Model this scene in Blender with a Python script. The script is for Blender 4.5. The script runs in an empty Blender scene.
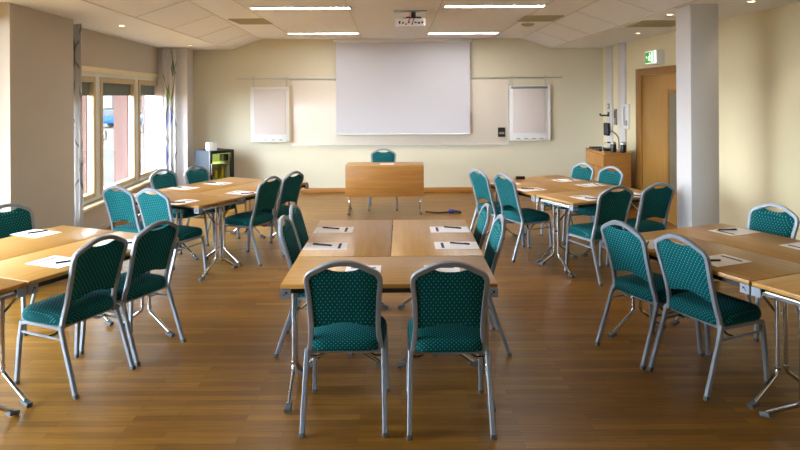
import bpy, bmesh, math, random
from mathutils import Vector, Matrix
random.seed(7)
S = bpy.context.scene
COL = S.collection
R = math.radians
PI = math.pi

# ------------------------------------------------------------------ materials
def lin(c):
    out = []
    for v in c:
        v = v / 255.0
        out.append(v / 12.92 if v <= 0.04045 else ((v + 0.055) / 1.055) ** 2.4)
    return (out[0], out[1], out[2], 1.0)

class NT:
    def __init__(s, name):
        s.m = bpy.data.materials.new(name)
        s.m.use_nodes = True
        s.t = s.m.node_tree
        s.b = s.t.nodes['Principled BSDF']
        s.out = s.t.nodes['Material Output']
    def n(s, typ, **kw):
        nd = s.t.nodes.new(typ)
        for k, v in kw.items():
            setattr(nd, k, v)
        return nd
    def l(s, a, b):
        s.t.links.new(a, b)
    def math(s, op, a, b=None, clamp=False):
        nd = s.n('ShaderNodeMath', operation=op, use_clamp=clamp)
        for i, v in enumerate((a, b)):
            if v is None:
                continue
            if isinstance(v, (int, float)):
                nd.inputs[i].default_value = v
            else:
                s.l(v, nd.inputs[i])
        return nd.outputs[0]
    def mix(s, fac, a, b):
        nd = s.n('ShaderNodeMix', data_type='RGBA')
        for i, v in ((0, fac), (6, a), (7, b)):
            if isinstance(v, (int, float, tuple)):
                nd.inputs[i].default_value = v
            else:
                s.l(v, nd.inputs[i])
        return nd.outputs[2]
    def coords(s):
        return s.n('ShaderNodeTexCoord').outputs['Object']
    def xyz(s):
        nd = s.n('ShaderNodeSeparateXYZ')
        s.l(s.coords(), nd.inputs[0])
        return nd.outputs
    def noise(s, scale, vec=None, stretch=None, detail=3.0):
        if vec is None:
            vec = s.coords()
        if stretch:
            mp = s.n('ShaderNodeMapping')
            mp.inputs['Scale'].default_value = stretch
            s.l(vec, mp.inputs[0])
            vec = mp.outputs[0]
        nd = s.n('ShaderNodeTexNoise')
        nd.inputs['Scale'].default_value = scale
        nd.inputs['Detail'].default_value = detail
        s.l(vec, nd.inputs['Vector'])
        return nd.outputs['Fac']
    def bump(s, h, strength, dist=0.01):
        nd = s.n('ShaderNodeBump')
        nd.inputs['Strength'].default_value = strength
        nd.inputs['Distance'].default_value = dist
        s.l(h, nd.inputs['Height'])
        s.l(nd.outputs[0], s.b.inputs['Normal'])

def plain(name, rgb, rough=0.6, metal=0.0, var=0.06, scale=30.0, bump=0.0, spec=0.5):
    t = NT(name)
    a = lin(rgb)
    lo = tuple(v * (1 - var) for v in a[:3]) + (1,)
    hi = tuple(min(1, v * (1 + var)) for v in a[:3]) + (1,)
    f = t.noise(scale)
    t.l(t.mix(f, lo, hi), t.b.inputs['Base Color'])
    t.b.inputs['Roughness'].default_value = rough
    t.b.inputs['Metallic'].default_value = metal
    t.b.inputs['Specular IOR Level'].default_value = spec
    if bump:
        t.bump(f, bump)
    return t.m

def wood(name, rgb, dark, rough=0.35, along=(1.0, 14.0, 14.0), scale=2.2, spec=0.5):
    t = NT(name)
    f1 = t.noise(scale, stretch=along, detail=6)
    f2 = t.noise(scale * 6, stretch=(along[0] * .6, along[1] * 2, along[2] * 2), detail=2)
    m = t.math('ADD', t.math('MULTIPLY', f1, 0.7), t.math('MULTIPLY', f2, 0.3))
    r = t.n('ShaderNodeValToRGB')
    r.color_ramp.elements[0].position = 0.33
    r.color_ramp.elements[0].color = lin(dark)
    r.color_ramp.elements[1].position = 0.66
    r.color_ramp.elements[1].color = lin(rgb)
    t.l(m, r.inputs[0])
    t.l(r.outputs[0], t.b.inputs['Base Color'])
    t.b.inputs['Roughness'].default_value = rough
    t.b.inputs['Specular IOR Level'].default_value = spec
    t.bump(f2, 0.04, 0.002)
    return t.m

def fabric():
    t = NT('teal_dotted_fabric')
    o = t.xyz()
    w = t.math('ADD', o[1], o[2])
    k = 2 * PI / 0.0245
    u = t.math('MULTIPLY', t.math('ADD', o[0], w), k)
    v = t.math('MULTIPLY', t.math('SUBTRACT', o[0], w), k)
    c = t.math('ADD', t.math('COSINE', u), t.math('COSINE', v))
    d = t.math('MULTIPLY', t.math('SUBTRACT', c, 1.38), 4.0, clamp=True)
    n = t.noise(9)
    base = t.mix(n, lin((0, 68, 74)), lin((0, 84, 90)))
    t.l(t.mix(d, base, lin((84, 160, 158))), t.b.inputs['Base Color'])
    t.b.inputs['Roughness'].default_value = 0.85
    t.b.inputs['Specular IOR Level'].default_value = 0.12
    t.b.inputs['Sheen Weight'].default_value = 0.0
    t.bump(t.noise(600), 0.15, 0.002)
    return t.m

def parquet():
    t = NT('oak_strip_floor')
    co = t.coords()
    br = t.n('ShaderNodeTexBrick')
    br.offset = 0.37
    br.offset_frequency = 2
    br.inputs['Color1'].default_value = (0, 0, 0, 1)
    br.inputs['Color2'].default_value = (1, 1, 1, 1)
    br.inputs['Mortar'].default_value = (0.1, 0.1, 0.1, 1)
    br.inputs['Scale'].default_value = 1.0
    br.inputs['Mortar Size'].default_value = 0.0012
    br.inputs['Brick Width'].default_value = 0.62
    br.inputs['Row Height'].default_value = 0.058
    t.l(co, br.inputs['Vector'])
    g = t.noise(3.0, stretch=(1.2, 22, 1), detail=6)
    g2 = t.noise(1.3, stretch=(.7, 3.0, 1), detail=2)
    m = t.math('ADD', t.math('MULTIPLY', br.outputs['Color'], 0.34), t.math('MULTIPLY', g, 0.58))
    m = t.math('ADD', m, t.math('MULTIPLY', g2, 0.22))
    r = t.n('ShaderNodeValToRGB')
    e = r.color_ramp.elements
    e[0].position = 0.18; e[0].color = lin((90, 57, 13))
    e[1].position = 0.95; e[1].color = lin((160, 114, 42))
    x = e.new(0.55); x.color = lin((124, 83, 24))
    t.l(m, r.inputs[0])
    col = t.mix(t.math('MULTIPLY', br.outputs['Fac'], 0.45), r.outputs[0], lin((52, 32, 10)))
    t.l(col, t.b.inputs['Base Color'])
    t.b.inputs['Roughness'].default_value = 0.34
    t.b.inputs['Specular IOR Level'].default_value = 0.22
    t.bump(g, 0.05, 0.002)
    return t.m

def emit(name, rgb, strength):
    t = NT(name)
    t.b.inputs['Base Color'].default_value = lin(rgb)
    t.b.inputs['Emission Color'].default_value = lin(rgb)
    t.b.inputs['Emission Strength'].default_value = strength
    return t.m

def glass(name, tint=(0.96, 0.98, 0.98)):
    t = NT(name)
    tr = t.n('ShaderNodeBsdfTransparent'); tr.inputs[0].default_value = tint + (1,)
    gl = t.n('ShaderNodeBsdfGlossy'); gl.inputs['Roughness'].default_value = 0.02
    fr = t.n('ShaderNodeFresnel'); fr.inputs[0].default_value = 1.35
    mx = t.n('ShaderNodeMixShader')
    ge = t.n('ShaderNodeNewGeometry')
    t.l(t.math('MULTIPLY', fr.outputs[0], t.math('SUBTRACT', 1.0, ge.outputs['Backfacing'])), mx.inputs[0]); t.l(tr.outputs[0], mx.inputs[1]); t.l(gl.outputs[0], mx.inputs[2])
    t.l(mx.outputs[0], t.out.inputs['Surface'])
    return t.m

def curtain_mat():
    t = NT('printed_white_curtain')
    o = t.xyz()
    n = t.noise(1.5, detail=1)
    nn = t.math('MULTIPLY', t.math('SUBTRACT', n, 0.5), 7.0)
    ph = t.math('ADD', t.math('ADD', t.math('MULTIPLY', o[0], 26.0), t.math('MULTIPLY', o[2], 6.5)), nn)
    ln = t.math('GREATER_THAN', t.math('SINE', ph), 0.975)
    ph2 = t.math('ADD', t.math('SUBTRACT', t.math('MULTIPLY', o[0], 20.0), t.math('MULTIPLY', o[2], 4.3)), nn)
    ln2 = t.math('GREATER_THAN', t.math('SINE', ph2), 0.983)
    lines = t.math('MAXIMUM', ln, ln2)
    base = lin((222, 222, 224))
    col = base
    for (cx, cz, rx, rz, rgb) in ((0.13, 1.42, .035, .22, (96, 108, 190)), (0.10, 1.78, .035, .24, (150, 176, 96)),
                                  (0.06, 0.75, .03, .2, (120, 128, 200)), (0.17, 2.25, .03, .16, (92, 132, 96)), (0.06, 1.35, .02, .2, (120, 120, 200))):
        dx = t.math('DIVIDE', t.math('SUBTRACT', o[0], cx), rx)
        dz = t.math('DIVIDE', t.math('SUBTRACT', o[2], cz), rz)
        q = t.math('ADD', t.math('ABSOLUTE', dx), t.math('ABSOLUTE', dz))
        mk = t.math('LESS_THAN', q, 1.0)
        col = t.mix(t.math('MULTIPLY', mk, 0.8), col, lin(rgb))
    col = t.mix(t.math('MULTIPLY', lines, 0.55), col, lin((64, 62, 70)))
    t.l(col, t.b.inputs['Base Color'])
    t.b.inputs['Roughness'].default_value = 0.9
    ts = t.n('ShaderNodeBsdfTranslucent'); t.l(col, ts.inputs[0])
    mx = t.n('ShaderNodeMixShader'); mx.inputs[0].default_value = 0.35
    t.l(t.b.outputs[0], mx.inputs[1]); t.l(ts.outputs[0], mx.inputs[2])
    t.l(mx.outputs[0], t.out.inputs['Surface'])
    return t.m

M = dict(
    wall_back=plain('cream_wall_paint', (212, 206, 184), 0.75, var=.02, scale=3),
    wall_right=plain('warm_cream_wall_paint', (220, 209, 174), 0.7, var=.03, scale=2),
    wall_left=plain('beige_wall_paint', (184, 174, 160), 0.75, var=.02, scale=3),
    pillar=plain('white_pillar_paint', (202, 199, 200), 0.65, var=.02, scale=3),
    ceil=plain('ceiling_tile', (234, 236, 240), 0.85, var=.03, scale=60, bump=.05),
    seam=plain('ceiling_joint', (206, 198, 188), 0.8),
    floor=parquet(),
    table=wood('beech_veneer', (186, 140, 72), (168, 120, 56), 0.32),
    table_edge=wood('beech_edge_band', (170, 118, 62), (150, 98, 48), 0.45),
    panelwood=wood('oak_veneer', (176, 126, 62), (156, 104, 48), 0.4, along=(1, 12, 12)),
    doorwood=wood('oak_door_veneer', (164, 124, 62), (148, 106, 48), 0.4, along=(14, 14, 1)),
    framewood=wood('oak_door_frame', (144, 98, 36), (124, 80, 26), 0.4, along=(10, 10, 1)),
    base=wood('oak_baseboard', (176, 124, 60), (156, 102, 44), 0.45),
    fabric=fabric(),
    steel=plain('silver_hammered_steel', (140, 148, 160), 0.42, .3, .05, 300, .05),
    chrome=plain('chrome', (200, 202, 206), 0.14, 1.0, .03),
    dark=plain('black_plastic', (22, 22, 24), 0.45, var=.1),
    rubber=plain('grey_rubber', (92, 94, 98), 0.7),
    black=plain('black_paint', (12, 12, 13), 0.35, var=.1),
    paper=plain('white_paper', (248, 244, 246), 0.8, var=.01),
    print=plain('dark_print', (40, 36, 60), 0.8),
    pen=plain('black_pen_plastic', (26, 22, 30), 0.3),
    white=plain('white_lacquer', (222, 222, 222), 0.4, var=.01),
    board=plain('white_enamel_board', (222, 214, 202), 0.22, var=.01),
    screen=plain('matt_projection_fabric', (194, 194, 202), 0.95, var=.01),
    pad=plain('flip_chart_paper', (212, 204, 202), 0.85, var=.01),
    alu=plain('brushed_aluminium', (190, 190, 188), 0.35, .8, .04, 200),
    cream=plain('cream_window_paint', (226, 214, 178), 0.45, var=.02, scale=5),
    post=plain('white_window_post', (220, 222, 214), 0.45, var=.02, scale=5),
    sash=wood('pine_sash', (196, 176, 138), (176, 154, 114), 0.45, along=(8, 8, 1)),
    blind=plain('grey_green_roller_blind', (84, 96, 96), 0.8),
    brick=plain('pink_outer_render', (100, 74, 70), 0.85, var=.05, scale=12),
    glass=glass('window_glass'),
    curtain=curtain_mat(),
    strip=emit('fluorescent_diffuser', (255, 250, 246), 36.0),
    lamp=emit('warm_downlight_bulb', (255, 226, 180), 6.0),
    green=emit('green_sign_face', (0, 150, 50), 0.45),
    signwhite=emit('lit_sign_white', (244, 250, 238), 0.75),
    fridgelight=emit('fridge_light_strip', (230, 240, 160), 26.0),
    fridgein=plain('fridge_liner', (214, 220, 186), 0.5),
    fridgeside=plain('grey_fridge_steel', (40, 46, 54), 0.55, 0.0, spec=.2),
    red=plain('red_plug', (190, 24, 34), 0.4),
    blue=plain('blue_connector', (40, 48, 150), 0.4),
    grey=plain('grey_plastic', (128, 130, 134), 0.5),
    vent=plain('olive_vent_grille', (176, 166, 132), 0.6),
    ventdark=plain('dark_vent_recess', (110, 104, 88), 0.7),
    asphalt=plain('pale_gravel_ground', (60, 55, 50), 0.95, var=.25, scale=.5, spec=0),
    carblue=plain('blue_car_paint', (4, 46, 90), 0.5, spec=.1),
    tyre=plain('tyre_rubber', (30, 30, 32), 0.8),
    house=plain('pale_render', (64, 54, 50), 0.9, var=.05, scale=1, spec=0),
    roof=plain('grey_roof', (80, 74, 76), 0.8),
    bottle_y=plain('yellow_bottle', (196, 168, 40), 0.3),
    bottle_g=plain('green_bottle', (80, 120, 40), 0.25),
)

# ------------------------------------------------------------------ mesh building
class MB:
    def __init__(s):
        s.v = []; s.f = []
    def add(s, vs, fs):
        b = len(s.v)
        s.v += [tuple(v) for v in vs]
        s.f += [tuple(b + i for i in f) for f in fs]
        return s
    def box(s, x0, x1, y0, y1, z0, z1):
        return s.add([(x0, y0, z0), (x1, y0, z0), (x1, y1, z0), (x0, y1, z0), (x0, y0, z1), (x1, y0, z1), (x1, y1, z1), (x0, y1, z1)],
                     [(0, 3, 2, 1), (4, 5, 6, 7), (0, 1, 5, 4), (1, 2, 6, 5), (2, 3, 7, 6), (3, 0, 4, 7)])
    def cbox(s, c, d):
        return s.box(c[0] - d[0] / 2, c[0] + d[0] / 2, c[1] - d[1] / 2, c[1] + d[1] / 2, c[2] - d[2] / 2, c[2] + d[2] / 2)
    def prism(s, poly, z0, z1):
        n = len(poly)
        vs = [(x, y, z0) for x, y in poly] + [(x, y, z1) for x, y in poly]
        fs = [tuple(range(n - 1, -1, -1)), tuple(range(n, 2 * n))]
        fs += [(i, (i + 1) % n, n + (i + 1) % n, n + i) for i in range(n)]
        return s.add(vs, fs)
    def tube(s, pts, r, n=8, square=False, closed=False, up=(0, 0, 1), ry=None):
        P = [Vector(p) for p in pts]
        m = len(P)
        if ry is None: ry = r
        prof = []
        for k in range(n):
            a = 2 * PI * (k + .5) / n
            c, q = math.cos(a), math.sin(a)
            if square:
                e = 0.35
                c = math.copysign(abs(c) ** e, c); q = math.copysign(abs(q) ** e, q)
            prof.append((c * r, q * ry))
        vs = []
        ref = None
        for i in range(m):
            if closed:
                d = P[(i + 1) % m] - P[i - 1]
            elif i == 0:
                d = P[1] - P[0]
            elif i == m - 1:
                d = P[-1] - P[-2]
            else:
                d = (P[i + 1] - P[i]).normalized() + (P[i] - P[i - 1]).normalized()
            d.normalize()
            if ref is None:
                u = Vector(up)
                if abs(d.dot(u)) > .95: u = Vector((0, 1, 0))
                ref = (u - d * u.dot(d)).normalized()
            else:
                ref = (ref - d * ref.dot(d)).normalized()
            side = d.cross(ref)
            for a, b in prof:
                vs.append(P[i] + side * a + ref * b)
        fs = []
        for i in range(m if closed else m - 1):
            j = (i + 1) % m
            for k in range(n):
                l = (k + 1) % n
                fs.append((i * n + k, i * n + l, j * n + l, j * n + k))
        if not closed:
            fs.append(tuple(range(n - 1, -1, -1)))
            fs.append(tuple((m - 1) * n + k for k in range(n)))
        return s.add(vs, fs)
    def lathe(s, prof, n=16, c=(0, 0, 0)):
        vs = []; fs = []
        m = len(prof)
        for r, z in prof:
            for k in range(n):
                a = 2 * PI * k / n
                vs.append((c[0] + r * math.cos(a), c[1] + r * math.sin(a), c[2] + z))
        for i in range(m - 1):
            for k in range(n):
                l = (k + 1) % n
                fs.append((i * n + k, i * n + l, (i + 1) * n + l, (i + 1) * n + k))
        fs.append(tuple(range(n - 1, -1, -1)))
        fs.append(tuple((m - 1) * n + k for k in range(n)))
        return s.add(vs, fs)
    def build(s, name, mat, parent=None, smooth=True, bevel=0.0, seg=2):
        me = bpy.data.meshes.new(name)
        me.from_pydata(s.v, [], s.f)
        bm = bmesh.new(); bm.from_mesh(me)
        bmesh.ops.recalc_face_normals(bm, faces=bm.faces)
        if bevel:
            es = [e for e in bm.edges if len(e.link_faces) == 2 and e.calc_face_angle(0) > R(40)]
            bmesh.ops.bevel(bm, geom=es, offset=bevel, segments=seg, profile=.5, affect='EDGES', clamp_overlap=True)
        bm.to_mesh(me); bm.free()
        me.materials.append(mat)
        if smooth:
            for p in me.polygons: p.use_smooth = True
            me.set_sharp_from_angle(angle=R(42))
        o = bpy.data.objects.new(name, me)
        COL.objects.link(o)
        if parent: o.parent = parent
        return o

def fillet(pts, r, seg=4):
    P = [Vector(p) for p in pts]
    out = [P[0]]
    for i in range(1, len(P) - 1):
        a = (P[i - 1] - P[i]); b = (P[i + 1] - P[i])
        q = min(r, a.length * .45, b.length * .45)
        p0 = P[i] + a.normalized() * q; p2 = P[i] + b.normalized() * q
        for k in range(seg + 1):
            t = k / seg
            out.append(p0 * (1 - t) ** 2 + P[i] * 2 * t * (1 - t) + p2 * t * t)
    out.append(P[-1])
    return out

def catmull(pts, seg=5):
    P = [Vector(p) for p in pts]
    Q = [P[0] * 2 - P[1]] + P + [P[-1] * 2 - P[-2]]
    out = []
    for i in range(1, len(Q) - 2):
        a, b, c, d = Q[i - 1], Q[i], Q[i + 1], Q[i + 2]
        for k in range(seg):
            t = k / seg
            out.append(.5 * ((2 * b) + (c - a) * t + (2 * a - 5 * b + 4 * c - d) * t * t + (3 * b - a - 3 * c + d) * t ** 3))
    out.append(P[-1])
    return out

def tag(o, label, cat, group=None):
    o['label'] = label; o['category'] = cat
    if group: o['group'] = group
    return o

def empty(name, loc=(0, 0, 0), rz=0.0):
    o = bpy.data.objects.new(name, None)
    o.empty_display_size = .1
    COL.objects.link(o)
    o.location = loc; o.rotation_euler = (0, 0, rz)
    return o

def struct(o):
    o['kind'] = 'structure'
    return o

def kids(o):
    return [c for c in COL.objects if c.parent == o]

def copy_tree(o, parent=None):
    c = o.copy()
    COL.objects.link(c)
    c.parent = parent
    for ch in kids(o):
        copy_tree(ch, c)
    return c

# ------------------------------------------------------------------ the room
YB, YF = 11.63, -1.3          # screen wall, wall behind the camera
XR = 3.70                     # door wall
ZL, ZC = 2.61, 2.79           # low ceiling along the sides, flat middle
WA = math.atan2(3.5, -0.30)   # direction of the window wall
W0 = Vector((-3.87, 7.5, 0))
wd = Vector((math.cos(WA), math.sin(WA), 0))

struct(MB().box(-8, 5, YF - .3, YB + .3, -.2, 0).build('floor', M['floor']))
struct(MB().box(-4.6, 4.0, YB, YB + .2, 0, 3.0).build('wall_back', M['wall_back']))
struct(MB().box(-5, 4.0, YF - .2, YF, 0, 3.0).build('wall_front', M['wall_left']))
struct(MB().box(XR, XR + .2, YF - .2, YB + .2, 0, 3.0).build('wall_right', M['wall_right']))

# window wall, local x along it (away from the camera), y outwards
def wl(o):
    o.location = W0; o.rotation_euler = (0, 0, WA)
    return o
ZS, ZH = .42, 2.10
w = MB()
w.box(-2.0, 4.5, 0, .3, 0, ZS)
w.box(-2.0, 4.5, 0, .3, ZH, 3.0)
w.box(-9.2, -2.0, 0, .15, 0, .2)
w.box(-9.2, -2.0, 0, .15, 2.5, 3.0)
w.box(-9.2, -5.4, 0, .15, .2, 2.5)
w.box(-2.0, -.62, 0, .3, ZS, ZH)
w.box(3.88, 4.5, 0, .3, ZS, ZH)
struct(wl(w.build('wall_left', M['wall_left'])))

# wall piers on the window side
def pier(name, poly, mat, z1=ZL + .1):
    return struct(MB().prism(poly, 0, z1).build(name, mat))
pier('wall_pier', [(-3.46, 5.66), (-3.545, 6.93), (-4.0, 6.93), (-3.9, 5.66)], M['wall_left'])
pier('wall_corner_pier', [(-3.675, 11.02), (-3.775, 11.66), (-4.4, 11.66), (-4.4, 11.02)], M['pillar'])
# free pillar on the door side
struct(MB().box(2.735, 3.0, 6.0, 6.32, 0, ZL + .02).build('pillar', M['pillar'], bevel=.006))

# ceiling: low strip, slope, flat middle, slope, low strip; the joints fan out a little
def xl_in(y):  return -2.27 - .0537 * (y - 7.23)
def xl_out(y): return -2.76 - .0511 * (y - 5.64)
def xr_in(y):  return 2.16 + .009 * (y - 7.0)
def xr_out(y): return 2.68 + .0086 * (y - 5.64)
c = MB()
y0, y1 = YF - .2, YB + .1
pr = []
for y in (y0, y1):
    for (x, z) in ((-5.0, ZL), (xl_out(y), ZL), (xl_in(y), ZC), (xr_in(y), ZC), (xr_out(y), ZL), (4.0, ZL)):
        pr.append((x, y, z))
vs = pr + [(x, y, z + .12) for x, y, z in pr]
fs = []
for i in range(5):
    fs.append((i, i + 1, 7 + i, 6 + i)); fs.append((12 + i, 18 + i, 19 + i, 13 + i))
fs += [(0, 6, 18, 12), (5, 17, 23, 11), (0, 12, 13, 1), (1, 13, 14, 2), (2, 14, 15, 3), (3, 15, 16, 4), (4, 16, 17, 5),
       (6, 7, 19, 18), (7, 8, 20, 19), (8, 9, 21, 20), (9, 10, 22, 21), (10, 11, 23, 22)]
c.add(vs, fs)
struct(c.build('ceiling', M['ceil'], smooth=False))
# ceiling joints
j = MB()
def seam(a, b, wdt=.010):
    a, b = Vector(a), Vector(b)
    j.tube([a, b], wdt * .5, 4, square=True, ry=.003)
for fx, z in ((xl_out, ZL), (xl_in, ZC), (xr_in, ZC), (xr_out, ZL)):
    seam((fx(0), 0, z - .001), (fx(YB - .25), YB - .25, z - .001), .012)
for x0, x1 in ((-1.70, -1.87), (-.54, -.67), (.47, .46), (1.66, 1.68)):
    seam((x0, 4, ZC - .001), (x1, YB - .25, ZC - .001))
for k in range(8):
    y = 3.1 + 1.22 * k
    seam((xl_in(y), y, ZC - .001), (xl_out(y + .02), y + .02, ZL - .001))
    y = 3.05 + 1.2 * k
    seam((xr_in(y), y, ZC - .001), (xr_out(y), y, ZL - .001))
struct(j.build('trim_ceiling_joints', M['seam'], smooth=False))

# baseboards
struct(MB().box(-3.77, XR, YB - .018, YB, 0, .085).build('baseboard_back', M['base'], bevel=.004))
struct(MB().box(XR - .018, XR, 10.05, YB - .02, 0, .085).build('baseboard_right', M['base'], bevel=.004))
struct(wl(MB().box(-.5, 3.5, -.015, 0, 0, .07).build('baseboard_left', M['wall_left'], bevel=.004)))
# picture rail on the door wall
struct(MB().box(XR - .008, XR, 1.0, 8.2, 2.0, 2.008).build('trim_picture_rail', M['wall_right']))
# pale cable ducts beside the door
for k, (ya, yb) in enumerate(((11.08, 11.36), (10.42, 10.74))):
    struct(MB().box(XR - .03, XR, ya, yb, .085, ZL).build('trim_duct_%d' % (k + 1), M['pillar'], bevel=.004))

# ------------------------------------------------------------------ windows
def make_window(idx, u0, u1, handle=True):
    f = MB()
    y0, y1, t = .03, .13, .085
    f.box(u0, u0 + t, y0, y1, ZS, ZH); f.box(u1 - t, u1, y0, y1, ZS, ZH)
    f.box(u0 + t, u1 - t, y0, y1, ZH - .07, ZH); f.box(u0 + t, u1 - t, y0, y1, ZS, ZS + .05)
    w = struct(wl(f.build('window_%d' % idx, M['post'], bevel=.006)))
    s = MB()
    a, b, q = u0 + t, u1 - t, .075
    z0, z1 = ZS + .05, ZH - .07
    s.box(a, a + q, .015, .10, z0, z1); s.box(b - q, b, .015, .10, z0, z1)
    s.box(a + q, b - q, .015, .10, z1 - q, z1); s.box(a + q, b - q, .015, .10, z0, z0 + q * .8)
    s.build('sash', M['sash'], w, bevel=.005)
    MB().box(a + q, b - q, .055, .061, z0 + q * .8, z1 - q).build('pane', M['glass'], w)
    MB().box(a + q, b - q, .075, .09, z1 - q - .17, z1 - q).build('blind', M['blind'], w)
    h = MB()
    h.box(u0 + t + .02, u0 + t + .05, .003, .015, 1.15, 1.27)
    h.tube(fillet([(u0 + t + .035, .01, 1.2), (u0 + t + .035, -.035, 1.2), (u0 + t + .035, -.035, 1.32)], .012), .009, 8)
    h.build('handle', M['white'], w)
    return w
EDG = [-.62, .888, 2.464, 3.88]
for k in range(3):
    make_window(k + 1, EDG[k], EDG[k + 1])
f = MB()
for a, b_ in ((-5.4, -5.34), (-3.73, -3.67), (-2.06, -2.0)):
    f.box(a, b_, .03, .10, .2, 2.5)
f.box(-5.34, -2.06, .03, .10, .2, .26); f.box(-5.34, -2.06, .03, .10, 2.44, 2.5)
wn = struct(wl(f.build('window_4', M['post'])))
MB().box(-5.34, -2.06, .06, .066, .26, 2.44).build('pane', M['glass'], wn)
# head board over the windows, sill, and outer brick reveals
struct(wl(MB().box(-.62, 3.88, -.012, .03, ZH - .015, ZH + .05).build('trim_window_head', M['cream'], bevel=.004)))
struct(wl(MB().box(-.62, 3.88, -.10, .03, ZS - .035, ZS).build('trim_window_sill', M['cream'], bevel=.006)))
b = MB()
for u in EDG:
    b.box(u - .10, u + .10, .135, .34, ZS - .02, ZH)
struct(wl(b.build('trim_outer_reveals', M['brick'])))

# curtains
def curtain(name, p0, p1, folds, label, ztop=2.58, zbot=.06):
    p0, p1 = Vector((p0[0], p0[1], 0)), Vector((p1[0], p1[1], 0))
    L = (p1 - p0).length
    nu, nz = folds * 8, 14
    vs = []; fs = []
    for side in (0, 1):
        for i in range(nz + 1):
            z = zbot + (ztop - zbot) * i / nz
            amp = .022 * (1.15 - .5 * i / nz)
            for k in range(nu + 1):
                u = L * k / nu
                vs.append((u, amp * math.sin(2 * PI * folds * k / nu + .4 * math.sin(z * 2)) + side * .003, z))
    n1 = (nu + 1) * (nz + 1)
    for i in range(nz):
        for k in range(nu):
            a = i * (nu + 1) + k
            fs.append((a, a + 1, a + nu + 2, a + nu + 1))
            fs.append((n1 + a, n1 + a + nu + 1, n1 + a + nu + 2, n1 + a + 1))
    for i in range(nz):
        for k in (0, nu):
            a = i * (nu + 1) + k
            fs.append((a, a + nu + 1, n1 + a + nu + 1, n1 + a))
    for k in range(nu):
        fs.append((k, k + 1, n1 + k + 1, n1 + k))
        a = nz * (nu + 1) + k
        fs.append((a, a + 1, n1 + a + 1, n1 + a))
    o = MB().add(vs, fs).build(name, M['curtain'])
    o.location = p0
    o.rotation_euler = (0, 0, math.atan2((p1 - p0).y, (p1 - p0).x))
    return tag(o, label, 'curtain', 'printed curtains at the windows')
curtain('window_curtain', (-3.80, 7.24), (-3.525, 7.07), 4, 'white curtain with leaf pattern hanging beside the brown wall pier')
curtain('window_curtain', (-4.06, 10.92), (-3.83, 10.93), 3, 'white curtain with blue and green leaves beside the corner pier')

# ------------------------------------------------------------------ outside
struct(MB().box(-90, -5.2, -30, 130, -.95, -.75).build('ground_outside', M['asphalt']))
car = tag(empty('parked_car', (-23.0, 52, -.75), R(-15)), 'bright blue car parked far outside the middle window', 'car')
bd = MB()
side = [(-2.1, .35), (-2.1, .75), (-1.9, .85), (-1.2, .92), (-.65, 1.38), (1.0, 1.42), (1.75, .98), (2.1, .9), (2.1, .35)]
n = len(side)
bd.add([(x, -.85, z) for x, z in side] + [(x, .85, z) for x, z in side],
       [tuple(range(n)), tuple(range(2 * n - 1, n - 1, -1))] + [(i, n + i, n + (i + 1) % n, (i + 1) % n) for i in range(n)])
bd.build('body', M['carblue'], car, bevel=.05)
gw = MB()
for y in (-.862, .842):
    gw.add([(-1.0, y, .95), (-.6, y, 1.3), (.95, y, 1.33), (1.5, y, .98), (-1.0, y + .02, .95), (-.6, y + .02, 1.3), (.95, y + .02, 1.33), (1.5, y + .02, .98)],
           [(0, 1, 2, 3), (7, 6, 5, 4), (0, 4, 5, 1), (1, 5, 6, 2), (2, 6, 7, 3), (3, 7, 4, 0)])
gw.build('window_glass', M['dark'], car)
for x in (-1.3, 1.3):
    for y in (-.78, .78):
        wv = MB().tube([(x, y - .1, .32), (x, y + .1, .32)], .32, 16)
        wv.build('wheel', M['tyre'], car)
hs = tag(empty('pale_house', (-40, 78, -.75)), 'pale house with grey roof far outside the windows', 'house')
MB().box(-9, 9, -4, 4, 0, 4.2).build('wall', M['house'], hs)
rf = MB().add([(-9.5, -4.5, 4.2), (9.5, -4.5, 4.2), (9.5, 4.5, 4.2), (-9.5, 4.5, 4.2), (-9.5, 0, 6.6), (9.5, 0, 6.6)],
              [(0, 3, 2, 1), (0, 1, 5, 4), (2, 3, 4, 5), (0, 4, 3), (1, 2, 5)])
rf.build('roof', M['roof'], hs)
for x in (-6, -2, 2, 6):
    MB().box(x - .6, x + .6, -4.06, -4.0, 1.2, 2.6).build('window', M['blind'], hs)

# ------------------------------------------------------------------ door
d = MB()
d.box(XR - .035, XR, 9.70, 9.93, 0, 2.15); d.box(XR - .035, XR, 8.12, 8.36, 0, 2.15); d.box(XR - .035, XR, 8.36, 9.70, 2.05, 2.15)
door = struct(d.build('door_1', M['framewood'], bevel=.006))
MB().box(XR - .018, XR - .001, 8.365, 9.695, .01, 2.045).build('door_leaf', M['doorwood'], door, bevel=.003)
g = MB()
g.box(XR - .027, XR - .0185, 8.72, 8.79, .42, 1.83); g.box(XR - .027, XR - .0185, 8.40, 8.46, .42, 1.83)
g.box(XR - .027, XR - .0185, 8.46, 8.72, 1.77, 1.83); g.box(XR - .027, XR - .0185, 8.46, 8.72, .42, .48)
g.build('glazing_frame', M['framewood'], door, bevel=.003)
MB().box(XR - .022, XR - .0185, 8.46, 8.72, .48, 1.77).build('frosted_pane', plain('wired_door_glass', (104, 98, 78), .35, 0, .3, 60, .3), door)
MB().lathe([(.001, 0), (.02, .002), (.02, .03), (.001, .034)], 12).build('door_stop', M['black'], door).matrix_basis = Matrix.Translation((XR - .018, 8.86, .16)) @ Matrix.Rotation(-PI / 2, 4, 'Y')

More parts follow.
